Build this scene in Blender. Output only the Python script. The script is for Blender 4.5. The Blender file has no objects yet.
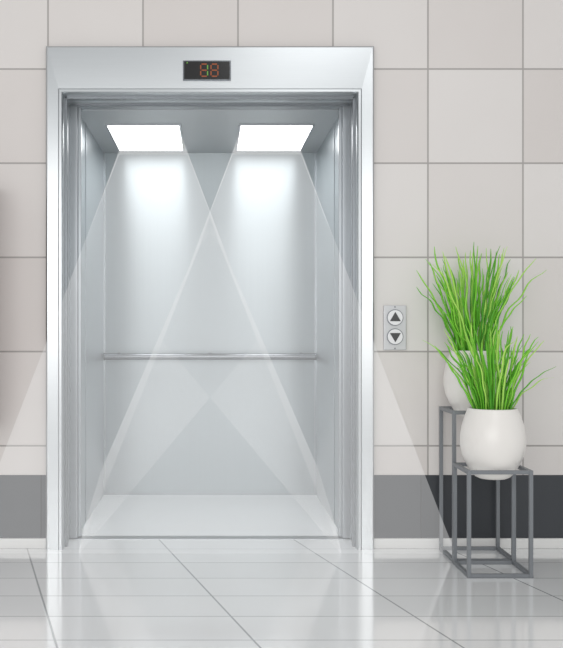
import bpy, bmesh, math, random
from mathutils import Vector, Matrix
scene = bpy.context.scene
scene.view_settings.view_transform = 'Standard'
random.seed(7)

# ---------------------------------------------------------------- helpers
def srgb(r, g, b):
    f = lambda c: (c/255/12.92) if c/255 <= 0.04045 else ((c/255+0.055)/1.055)**2.4
    return (f(r), f(g), f(b), 1)

def new_mat(name, col, rough=0.5, metal=0.0, noise=0.0, nscale=(1, 1, 1), spec=0.5, aniso=0):
    m = bpy.data.materials.new(name); m.use_nodes = True
    nt = m.node_tree; b = nt.nodes['Principled BSDF']
    b.inputs['Base Color'].default_value = col
    b.inputs['Roughness'].default_value = rough
    b.inputs['Metallic'].default_value = metal
    b.inputs['Specular IOR Level'].default_value = spec
    if aniso:
        b.inputs['Anisotropic'].default_value = aniso
        c = nt.nodes.new('ShaderNodeCombineXYZ'); c.inputs[2].default_value = 1.0
        nt.links.new(c.outputs[0], b.inputs['Tangent'])
    if noise > 0:
        tc = nt.nodes.new('ShaderNodeTexCoord'); mp = nt.nodes.new('ShaderNodeMapping')
        mp.inputs['Scale'].default_value = nscale
        n = nt.nodes.new('ShaderNodeTexNoise'); n.inputs['Scale'].default_value = 1.0
        n.inputs['Detail'].default_value = 3
        nt.links.new(tc.outputs['Object'], mp.inputs[0]); nt.links.new(mp.outputs[0], n.inputs['Vector'])
        mr = nt.nodes.new('ShaderNodeMapRange')
        mr.inputs['To Min'].default_value = 1-noise; mr.inputs['To Max'].default_value = 1+noise
        nt.links.new(n.outputs['Fac'], mr.inputs['Value'])
        vm = nt.nodes.new('ShaderNodeVectorMath'); vm.operation = 'SCALE'
        vm.inputs[0].default_value = col[:3]
        nt.links.new(mr.outputs[0], vm.inputs['Scale'])
        nt.links.new(vm.outputs[0], b.inputs['Base Color'])
    return m

def emis(name, col, s):
    m = bpy.data.materials.new(name); m.use_nodes = True
    b = m.node_tree.nodes['Principled BSDF']
    b.inputs['Base Color'].default_value = col
    b.inputs['Emission Color'].default_value = col
    b.inputs['Emission Strength'].default_value = s
    return m

def empty(name, loc):
    e = bpy.data.objects.new(name, None); e.location = loc
    e.empty_display_size = 0.1
    scene.collection.objects.link(e); return e

def finish(name, bm, mats, parent=None, bevel=0, smooth=False, recalc=True):
    if recalc: bmesh.ops.recalc_face_normals(bm, faces=bm.faces)
    me = bpy.data.meshes.new(name); bm.to_mesh(me); bm.free()
    if not isinstance(mats, (list, tuple)): mats = [mats]
    for m in mats: me.materials.append(m)
    o = bpy.data.objects.new(name, me); scene.collection.objects.link(o)
    if smooth:
        for p in me.polygons: p.use_smooth = True
    if bevel:
        md = o.modifiers.new('bevel', 'BEVEL'); md.width = bevel; md.segments = 3
        md.limit_method = 'ANGLE'
    if parent:
        o.parent = parent
        o.matrix_parent_inverse = Matrix.Translation(parent.location).inverted()
    return o

def add_box(bm, x0, x1, y0, y1, z0, z1, mi=0):
    v = [bm.verts.new(p) for p in ((x0,y0,z0),(x1,y0,z0),(x1,y1,z0),(x0,y1,z0),(x0,y0,z1),(x1,y0,z1),(x1,y1,z1),(x0,y1,z1))]
    for f in ((0,3,2,1),(4,5,6,7),(0,1,5,4),(1,2,6,5),(2,3,7,6),(3,0,4,7)):
        fc = bm.faces.new([v[i] for i in f]); fc.material_index = mi

def boxes(name, lst, mats, parent=None, bevel=0):
    bm = bmesh.new()
    for b in lst: add_box(bm, *b)
    return finish(name, bm, mats, parent, bevel, recalc=False)

def add_cyl(bm, p0, p1, r, seg=24, mi=0):
    p0, p1 = Vector(p0), Vector(p1); d = (p1-p0)
    q = d.to_track_quat('Z', 'Y').to_matrix().to_4x4()
    mat = Matrix.Translation((p0+p1)/2) @ q
    r_ = bmesh.ops.create_cone(bm, cap_ends=True, segments=seg, radius1=r, radius2=r, depth=d.length, matrix=mat)
    fs = set(f for v in r_['verts'] for f in v.link_faces)
    for f in fs: f.material_index = mi

# ---------------------------------------------------------------- tile shaders
def math_node(nt, op, a, b=None):
    n = nt.nodes.new('ShaderNodeMath'); n.operation = op
    for i, v in enumerate((a, b)):
        if v is None: continue
        if isinstance(v, (int, float)): n.inputs[i].default_value = v
        else: nt.links.new(v, n.inputs[i])
    return n.outputs[0]

def tile_mat(name, colA, colB, seam_col, ax, u0, du, v0, dv, halfseam_u, halfseam_v, rough, skew=0.0, bump=0.3, spec=0.5, coat=0):
    m = bpy.data.materials.new(name); m.use_nodes = True
    nt = m.node_tree; b = nt.nodes['Principled BSDF']
    g = nt.nodes.new('ShaderNodeNewGeometry'); s = nt.nodes.new('ShaderNodeSeparateXYZ')
    nt.links.new(g.outputs['Position'], s.inputs[0])
    U = s.outputs[0]; V = s.outputs[ax]
    if skew: U = math_node(nt, 'ADD', U, math_node(nt, 'MULTIPLY', V, skew))
    u = math_node(nt, 'DIVIDE', math_node(nt, 'SUBTRACT', U, u0), du)
    v = math_node(nt, 'DIVIDE', math_node(nt, 'SUBTRACT', V, v0), dv)
    def seam(t, d, h):
        fr = math_node(nt, 'FRACT', t)
        dist = math_node(nt, 'MULTIPLY', math_node(nt, 'MINIMUM', fr, math_node(nt, 'SUBTRACT', 1.0, fr)), d)
        mr = nt.nodes.new('ShaderNodeMapRange'); mr.interpolation_type = 'SMOOTHSTEP'
        mr.inputs['From Min'].default_value = h*0.5; mr.inputs['From Max'].default_value = h*1.5
        nt.links.new(dist, mr.inputs['Value']); return mr.outputs[0]
    sm = math_node(nt, 'MULTIPLY', seam(u, du, halfseam_u), seam(v, dv, halfseam_v))
    cb = nt.nodes.new('ShaderNodeCombineXYZ')
    nt.links.new(math_node(nt, 'FLOOR', u), cb.inputs[0]); nt.links.new(math_node(nt, 'FLOOR', v), cb.inputs[1])
    wn = nt.nodes.new('ShaderNodeTexWhiteNoise'); wn.noise_dimensions = '2D'
    nt.links.new(cb.outputs[0], wn.inputs['Vector'])
    nz = nt.nodes.new('ShaderNodeTexNoise'); nz.inputs['Scale'].default_value = 3; nz.inputs['Detail'].default_value = 4
    nt.links.new(g.outputs['Position'], nz.inputs['Vector'])
    fac = math_node(nt, 'ADD', math_node(nt, 'MULTIPLY', wn.outputs['Value'], 0.75), math_node(nt, 'MULTIPLY', nz.outputs['Fac'], 0.25))
    mx = nt.nodes.new('ShaderNodeMix'); mx.data_type = 'RGBA'
    mx.inputs[6].default_value = colA; mx.inputs[7].default_value = colB
    nt.links.new(fac, mx.inputs[0])
    m2 = nt.nodes.new('ShaderNodeMix'); m2.data_type = 'RGBA'
    m2.inputs[6].default_value = seam_col
    nt.links.new(mx.outputs[2], m2.inputs[7]); nt.links.new(sm, m2.inputs[0])
    nt.links.new(m2.outputs[2], b.inputs['Base Color'])
    bp = nt.nodes.new('ShaderNodeBump'); bp.inputs['Strength'].default_value = bump; bp.inputs['Distance'].default_value = 0.003
    nt.links.new(sm, bp.inputs['Height']); nt.links.new(bp.outputs[0], b.inputs['Normal'])
    b.inputs['Roughness'].default_value = rough
    b.inputs['Specular IOR Level'].default_value = spec
    b.inputs['Coat Weight'].default_value = coat; b.inputs['Coat Roughness'].default_value = 0.08; b.inputs['Coat IOR'].default_value = 1.6
    return m

wall_m = tile_mat('wall_tile', srgb(214,208,204), srgb(229,226,223), srgb(166,162,159), 2, -0.335, 0.475, 0.04, 0.471, 0.004, 0.004, 0.4)
dark_m = tile_mat('dark_tile', srgb(58,61,65), srgb(72,75,79), srgb(42,44,47), 2, 0.105, 0.475, -0.5, 2.0, 0.003, 0.003, 0.35, spec=0.4)
floor_m = tile_mat('floor_tile', srgb(242,244,244), srgb(249,250,250), srgb(165,168,169), 1, -0.215, 0.70, -0.02, 0.29, 0.004, 0.003, 0.13, skew=0.25, bump=0.1, spec=0.6, coat=0.85)
trim_m = new_mat('white_trim', srgb(232,232,230), 0.35)
steel = new_mat('brushed_steel', srgb(188,192,194), 0.28, 0.9, 0.03, (3, 3, 150))
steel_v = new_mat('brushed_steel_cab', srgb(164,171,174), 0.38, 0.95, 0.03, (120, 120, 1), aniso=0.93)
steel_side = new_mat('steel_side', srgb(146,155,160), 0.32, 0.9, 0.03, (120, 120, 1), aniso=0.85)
steel_dk = new_mat('dark_steel', srgb(128,132,136), 0.3, 0.8)
steel_md = new_mat('mid_steel', srgb(160,165,169), 0.3, 0.85)
chrome = new_mat('chrome', srgb(130,134,138), 0.2, 1.0)
ceil_m = new_mat('cab_ceiling', srgb(182,186,188), 0.4, 0.6)
cabfloor_m = new_mat('cab_floor', srgb(242,245,246), 0.2, 0, 0.02, (3, 3, 3))
black = new_mat('black_gloss', srgb(22,22,22), 0.2)
lamp_m = emis('lamp_glow', (1, 1, 1, 1), 7.0)

# ---------------------------------------------------------------- room
WX0, WX1, WT = -2.4, 3.0, 3.3
ox, oz = 0.80, 2.49
boxes('wall_back', [(WX0,-ox,0,0.15,0.365,WT),(ox,WX1,0,0.15,0.365,WT),(-ox,ox,0,0.15,oz,WT)], wall_m)
boxes('trim_dark_band', [(WX0,-ox,-0.002,0.15,0.05,0.365),(ox,WX1,-0.002,0.15,0.05,0.365)], dark_m)
boxes('baseboard_back', [(WX0,-ox,-0.014,0.15,0,0.05),(ox,WX1,-0.014,0.15,0,0.05)], trim_m, bevel=0.003)
boxes('floor', [(WX0,WX1,-6.8,0.15,-0.1,0),(-0.79,0.79,0.15,0.2,-0.1,0)], floor_m)

# ---------------------------------------------------------------- elevator
el = empty('elevator', (0, 0, 0))
FI, FO = 0.73, 0.815
IT, OT = 2.265, 2.50
def portal(name, prof, mat, bevel=0):
    bm = bmesh.new(); rings = []
    for (o, y) in prof:
        xi = FI+o[0]; zt = IT+o[1]
        rings.append([bm.verts.new(p) for p in ((-xi,y,0.0),(-xi,y,zt),(xi,y,zt),(xi,y,0.0))])
    n = len(rings)
    for i in range(n):
        a, b = rings[i], rings[(i+1) % n]
        for k in range(3):
            bm.faces.new((a[k], a[k+1], b[k+1], b[k]))
    bm.faces.new([r[0] for r in rings]); bm.faces.new([r[3] for r in rings])
    return finish(name, bm, mat, el, bevel)
dX, dZ = FO-FI, OT-IT
portal('door_frame', [((0,0),0.2),((0,0),-0.035),((0.006,0.006),-0.045),((0.018,0.018),-0.045),((0.024,0.024),-0.035),
                      ((dX-0.008,dZ-0.008),-0.04),((dX,dZ),-0.032),((dX,dZ),-0.001),((0.06,0.06),-0.001),((0.06,0.06),0.2)], steel)
boxes('jamb_lining', [(-FI-0.01,-FI+0.012,0.03,0.075,0,IT),(FI-0.012,FI+0.01,0.03,0.075,0,IT),(-FI,FI,0.03,0.075,IT-0.012,IT+0.01)], steel_dk, el, 0.002)
boxes('door_leaf_1', [(-0.80,-0.69,0.205,0.235,0.004,2.262),(-0.80,-0.675,0.24,0.27,0.004,2.262)], steel_md, el, 0.003)
boxes('door_leaf_2', [(0.69,0.80,0.205,0.235,0.004,2.262),(0.675,0.80,0.24,0.27,0.004,2.262)], steel_md, el, 0.003)
boxes('door_track', [(-0.80,0.80,0.2,0.28,2.252,2.36)], steel_dk, el)
boxes('sill', [(-0.79,0.79,0.2,0.222,-0.1,0.003),(-0.79,0.79,0.228,0.25,-0.1,0.003),(-0.79,0.79,0.256,0.28,-0.1,0.003),(-0.79,0.79,0.2,0.28,-0.1,-0.006)], steel_md, el)
CX, CB, CT = 0.70, 1.585, 2.25
boxes('cab_wall_rear', [(-CX-0.03,CX+0.03,CB,CB+0.03,0,CT)], steel_v, el)
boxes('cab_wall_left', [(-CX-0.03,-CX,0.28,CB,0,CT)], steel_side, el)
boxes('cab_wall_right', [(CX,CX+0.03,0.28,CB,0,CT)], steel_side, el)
boxes('cab_panel_joints', [(-CX,-CX+0.004,0.62,0.63,0,CT),(CX-0.004,CX,0.62,0.63,0,CT),(-CX,-CX+0.012,CB-0.012,CB,0,CT),(CX-0.012,CX,CB-0.012,CB,0,CT)], steel_md, el)
boxes('cab_skirting', [(-CX,CX,CB-0.008,CB,0,0.012)], steel_md, el)
boxes('cab_floor', [(-CX-0.03,CX+0.03,0.28,CB+0.03,-0.1,0)], cabfloor_m, el)
boxes('cab_ceiling', [(-CX-0.03,CX+0.03,0.28,CB+0.03,CT,CT+0.05)], ceil_m, el)
for i, s in enumerate((-1, 1)):
    xs = sorted((s*0.175, s*0.58))
    boxes('ceiling_lamp_%d' % (i+1), [(xs[0],xs[1],0.645,1.44,CT-0.008,CT-0.0005)], lamp_m, el)
    x0, x1, y0, y1 = xs[0]-0.012, xs[1]+0.012, 0.633, 1.452
    boxes('lamp_bezel_%d' % (i+1), [(x0,xs[0],y0,y1,CT-0.01,CT),(xs[1],x1,y0,y1,CT-0.01,CT),(xs[0],xs[1],y0,0.645,CT-0.01,CT),(xs[0],xs[1],1.44,y1,CT-0.01,CT)], steel_md, el)
bm = bmesh.new(); hy, hz = 1.515, 0.912
add_cyl(bm, (-0.685,hy,hz), (0.685,hy,hz), 0.021, 32)
for x in (-0.6, 0, 0.6):
    add_cyl(bm, (x,hy,hz), (x,CB,hz-0.0), 0.009, 16); add_cyl(bm, (x,CB-0.006,hz), (x,CB,hz), 0.024, 24)
for x in (-0.685, 0.685):
    s = -1 if x < 0 else 1
    add_cyl(bm, (x,hy,hz), (x+s*0.008,hy,hz), 0.024, 32)
finish('handrail', bm, chrome, el, 0.001)

# glowing see-through shells standing in for lamp beams, edges shaped to the camera
vm = bpy.data.materials.new('haze_glow_veil'); vm.use_nodes = True
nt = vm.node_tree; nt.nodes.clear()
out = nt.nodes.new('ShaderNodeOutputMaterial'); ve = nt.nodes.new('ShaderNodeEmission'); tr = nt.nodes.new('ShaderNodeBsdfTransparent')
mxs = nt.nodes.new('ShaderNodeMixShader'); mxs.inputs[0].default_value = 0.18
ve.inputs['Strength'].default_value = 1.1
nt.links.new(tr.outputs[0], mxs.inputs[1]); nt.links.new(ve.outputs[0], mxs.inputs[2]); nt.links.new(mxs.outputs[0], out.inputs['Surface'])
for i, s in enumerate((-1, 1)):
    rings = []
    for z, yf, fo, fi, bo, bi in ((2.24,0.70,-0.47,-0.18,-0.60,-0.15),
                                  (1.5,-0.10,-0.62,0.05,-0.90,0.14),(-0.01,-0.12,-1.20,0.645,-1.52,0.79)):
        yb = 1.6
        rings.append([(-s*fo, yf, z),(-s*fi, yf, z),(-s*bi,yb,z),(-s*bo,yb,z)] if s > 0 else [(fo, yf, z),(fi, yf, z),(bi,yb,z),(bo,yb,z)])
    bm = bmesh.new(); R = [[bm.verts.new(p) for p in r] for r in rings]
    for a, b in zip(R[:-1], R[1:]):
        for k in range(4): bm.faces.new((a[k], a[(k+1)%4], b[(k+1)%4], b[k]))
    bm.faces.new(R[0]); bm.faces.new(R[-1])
    finish('shaft_glow_shell_%d' % (i+1), bm, vm, el)

# floor indicator on header
ind = empty('floor_indicator_display', (-0.015, -0.05, 2.385))
X0, X1, Z0, Z1 = -0.128, 0.098, 2.332, 2.42
Y = -0.046
boxes('housing', [(X0-0.006,X1+0.006,Y,-0.036,Z0-0.006,Z1+0.006)], chrome, ind, 0.002)
boxes('screen', [(X0,X1,Y-0.004,Y+0.001,Z0,Z1)], black, ind)
on = emis('led_green', srgb(88,140,50), 0.4); dim = emis('led_orange', srgb(140,70,30), 0.25)
def seg7(bm, cx, cz, w, h, t, lit):
    S = {'a':(0,h/2,1),'g':(0,0,1),'d':(0,-h/2,1),'f':(-w/2,h/4,0),'b':(w/2,h/4,0),'e':(-w/2,-h/4,0),'c':(w/2,-h/4,0)}
    for k,(dx,dz,hor) in S.items():
        a, b = (w/2-t*0.7, t/2) if hor else (t/2, h/4-t*0.7)
        add_box(bm, cx+dx-a, cx+dx+a, Y-0.006, Y-0.003, cz+dz-b, cz+dz+b, 0 if k in lit else 1)
bm = bmesh.new()
seg7(bm, -0.029, 2.376, 0.034, 0.060, 0.006, 'bc'); seg7(bm, 0.022, 2.376, 0.034, 0.060, 0.006, '')
finish('digits', bm, [on, dim], ind, recalc=False)
bm = bmesh.new(); vs = [bm.verts.new(p) for p in ((-0.118,Y-0.005,2.410),(-0.108,Y-0.005,2.410),(-0.113,Y-0.005,2.418))]
bm.faces.new(vs); finish('arrow', bm, on, ind)

# call button panel
cb = empty('call_button_panel', (0.922, -0.01, 1.10))
plate_m = new_mat('panel_plate', srgb(205,206,208), 0.35, 0.3)
but_m = new_mat('button_face', srgb(238,238,240), 0.3, 0.1)
arr_m = new_mat('arrow_dark', srgb(70,70,72), 0.4)
boxes('plate', [(0.866,0.98,-0.014,0,0.99,1.213)], plate_m, cb, 0.004)
for j, (z, up) in enumerate(((1.152, 1), (1.057, -1))):
    bm = bmesh.new()
    add_cyl(bm, (0.922,-0.020,z), (0.922,-0.012,z), 0.041, 40, 1)
    add_cyl(bm, (0.922,-0.025,z), (0.922,-0.018,z), 0.037, 40, 0)
    t = 0.027
    f = [(0.922-t, z-up*0.018), (0.922+t, z-up*0.018), (0.922, z+up*0.028)]
    lo = [bm.verts.new((x,-0.024,zz)) for x,zz in f]; hi = [bm.verts.new((x,-0.0275,zz)) for x,zz in f]
    fs = [bm.faces.new(hi), bm.faces.new(lo)] + [bm.faces.new((lo[k],lo[(k+1)%3],hi[(k+1)%3],hi[k])) for k in range(3)]
    for q in fs: q.material_index = 2
    finish('button_%d' % (j+1), bm, [but_m, steel_dk, arr_m], cb)
bm = bmesh.new()
for z in (1.205, 0.998): add_cyl(bm, (0.922,-0.016,z), (0.922,-0.012,z), 0.004, 16)
finish('screws', bm, steel_dk, cb)

# ---------------------------------------------------------------- plants
stand_m = new_mat('stand_grey_metal', srgb(132,136,140), 0.45, 0.3)
pot_m = new_mat('white_ceramic', srgb(242,239,234), 0.3)
soil_m = new_mat('soil', srgb(60,48,36), 0.9, 0, 0.3, (60, 60, 60))

def grass_mat(name):
    m = bpy.data.materials.new(name); m.use_nodes = True
    nt = m.node_tree; b = nt.nodes['Principled BSDF']
    a = nt.nodes.new('ShaderNodeAttribute'); a.attribute_name = 'tone'
    r = nt.nodes.new('ShaderNodeValToRGB')
    r.color_ramp.elements[0].color = srgb(66,155,22); r.color_ramp.elements[1].color = srgb(195,240,115)
    e = r.color_ramp.elements.new(0.5); e.color = srgb(126,212,48)
    nt.links.new(a.outputs['Fac'], r.inputs[0]); nt.links.new(r.outputs[0], b.inputs['Base Color'])
    b.inputs['Roughness'].default_value = 0.45
    return m
grass_m = grass_mat('grass_blade')

def stand(x0, x1, y0, y1, h):
    e = empty('plant_stand', ((x0+x1)/2, (y0+y1)/2, 0)); t = 0.017
    L = []
    for x in (x0, x1-t):
        for y in (y0, y1-t): L.append((x, x+t, y, y+t, 0, h))
    for z in (0, h-t):
        L += [(x0+t, x1-t, y0, y0+t, z, z+t), (x0+t, x1-t, y1-t, y1, z, z+t), (x0, x0+t, y0+t, y1-t, z, z+t), (x1-t, x1, y0+t, y1-t, z, z+t)]
    boxes('frame', L, stand_m, e, 0.0015)
    return e

def plant(cx, cy, zb, n, H, th_max, curl_max, seed, ymax, ymin, root=0.085):
    e = empty('potted_grass', (cx, cy, zb)); rnd = random.Random(seed)
    prof = [(0,0),(0.06,0),(0.078,0.008),(0.098,0.03),(0.118,0.065),(0.136,0.105),(0.145,0.15),(0.145,0.19),(0.138,0.235),(0.125,0.28),(0.112,0.31),(0.110,0.316),(0.106,0.318),(0.102,0.314),(0.104,0.30),(0.106,0.285)]
    bm = bmesh.new(); N = 64; rings = []
    for r, z in prof:
        if r == 0: rings.append([bm.verts.new((cx,cy,zb+z))])
        else: rings.append([bm.verts.new((cx+r*math.cos(2*math.pi*k/N), cy+r*math.sin(2*math.pi*k/N), zb+z)) for k in range(N)])
    for a, b in zip(rings[:-1], rings[1:]):
        for k in range(N):
            if len(a) == 1: bm.faces.new((a[0], b[(k+1)%N], b[k]))
            else: bm.faces.new((a[k], a[(k+1)%N], b[(k+1)%N], b[k]))
    finish('pot', bm, pot_m, e, smooth=True)
    bm = bmesh.new()
    add_cyl(bm, (cx,cy,zb+0.27), (cx,cy,zb+0.292), 0.104, 48)
    finish('soil', bm, soil_m, e)
    bm = bmesh.new(); lay = bm.faces.layers.float.new('tone')
    UP = Vector((0,0,1))
    for i in range(n):
        ang = rnd.uniform(0, 2*math.pi); rr = root*math.sqrt(rnd.random())
        p = Vector((cx+rr*math.cos(ang), cy+rr*math.sin(ang), zb+0.285))
        a2 = ang + rnd.uniform(-0.5, 0.5)
        out = Vector((math.cos(a2), math.sin(a2)*0.4, 0))
        q = abs(math.cos(a2))*0.5+0.5
        L = H*(rnd.uniform(0.4, 1.0)**0.7)
        th = rnd.uniform(-0.05, th_max)*(0.3+0.7*rr/root)*q
        curl = rnd.uniform(-0.1, 1.0)*curl_max*(0.55+0.45*rr/root)
        w = rnd.uniform(0.0034, 0.0050); tone = rnd.random()
        S = 18; side = Vector((-math.sin(a2), math.cos(a2)*0.4, 0))
        ra = rnd.uniform(-0.6, 0.6); sx = Vector((math.cos(ra), math.sin(ra), 0)); nrm = sx.cross(UP)
        ks = rnd.uniform(-0.12, 0.12); c = p.copy(); prev = None
        kinkf = rnd.uniform(12, 30); kph = rnd.uniform(0, 6.28); kamp = rnd.uniform(0.06, 0.30)
        for k in range(S+1):
            t = k/S; g = min(1, t*2.5)
            a = th + curl*t**1.2 + g*kamp*math.sin(kph+t*kinkf)
            d = out*math.sin(a) + UP*math.cos(a) + side*g*(ks+0.6*kamp*math.cos(kph*2+t*kinkf*0.8))
            if k: c = c + d.normalized()*(L/S)
            c.y = max(ymin, min(ymax, c.y))
            ww = w*(0.9+0.25*math.sin(math.pi*min(1,t*1.2)))*(1 if t < 0.85 else max(0.3, 1-((t-0.85)/0.15)**1.8*0.7))
            row = [bm.verts.new(c-sx*ww), bm.verts.new(c+nrm*ww*0.5), bm.verts.new(c+sx*ww), bm.verts.new(c-nrm*ww*0.35)]
            if prev:
                for qq in range(4):
                    f = bm.faces.new((prev[qq], prev[(qq+1)%4], row[(qq+1)%4], row[qq])); f[lay] = min(1, max(0, tone*0.9+0.3*t-0.15))
            prev = row
    finish('grass', bm, grass_m, e, smooth=True)
    return e

stand(1.137, 1.435, -0.315, -0.035, 0.712)
plant(1.275, -0.175, 0.675, 92, 0.56, 0.50, 0.65, 3, -0.015, -0.45)
stand(1.133, 1.423, -0.60, -0.33, 0.473)
plant(1.282, -0.465, 0.42, 88, 0.44, 0.46, 1.1, 5, -0.33, -0.8, 0.078)

# ---------------------------------------------------------------- unseen box added left of the view to shade the wall edge
fc = empty('shade_blocker', (-1.4, -0.1, 1.2))
boxes('blocker_body', [(-1.75,-1.058,-0.35,-0.021,0.60,1.80)], new_mat('blocker_red', srgb(95,46,40), 0.5), fc, 0.004)
boxes('blocker_front', [(-1.73,-1.082,-0.362,-0.35,0.62,1.78)], new_mat('blocker_front_red', srgb(130,56,48), 0.4), fc, 0.006)
boxes('blocker_handle', [(-1.16,-1.145,-0.385,-0.362,1.12,1.26)], chrome, fc, 0.003)

# ---------------------------------------------------------------- lights
def area(name, loc, rot, sx, sy, power, col=(1,1,1)):
    l = bpy.data.lights.new(name, 'AREA'); l.shape = 'RECTANGLE'; l.size = sx; l.size_y = sy; l.energy = power; l.color = col
    o = bpy.data.objects.new(name, l); o.location = loc; o.rotation_euler = rot; scene.collection.objects.link(o); return o
area('front_fill_light', (-0.8, -6.2, 1.75), (math.radians(90), 0, 0), 4.6, 2.2, 102, (1, 0.99, 0.98))  # added fill behind the camera, brightens the wall and frame posts
area('header_fill_light', (1.1, -4.6, 3.8), (math.radians(30), 0, 0), 1.6, 0.8, 18)  # added unseen fill, puts a highlight on the header steel

w = bpy.data.worlds.new('lobby_ambient'); scene.world = w; w.use_nodes = True
w.node_tree.nodes['Background'].inputs[0].default_value = (0.985, 0.985, 0.995, 1)
w.node_tree.nodes['Background'].inputs[1].default_value = 0.60

# ---------------------------------------------------------------- camera
cam = bpy.data.cameras.new('camera'); co = bpy.data.objects.new('camera', cam); scene.collection.objects.link(co)
co.location = (0, -5, 1.105); co.rotation_euler = (math.radians(90), 0, 0)
cam.sensor_fit = 'HORIZONTAL'; cam.sensor_width = 36; cam.lens = 1000/563*36
cam.shift_x = (281.5-210)/563; cam.shift_y = 3/563
scene.camera = co
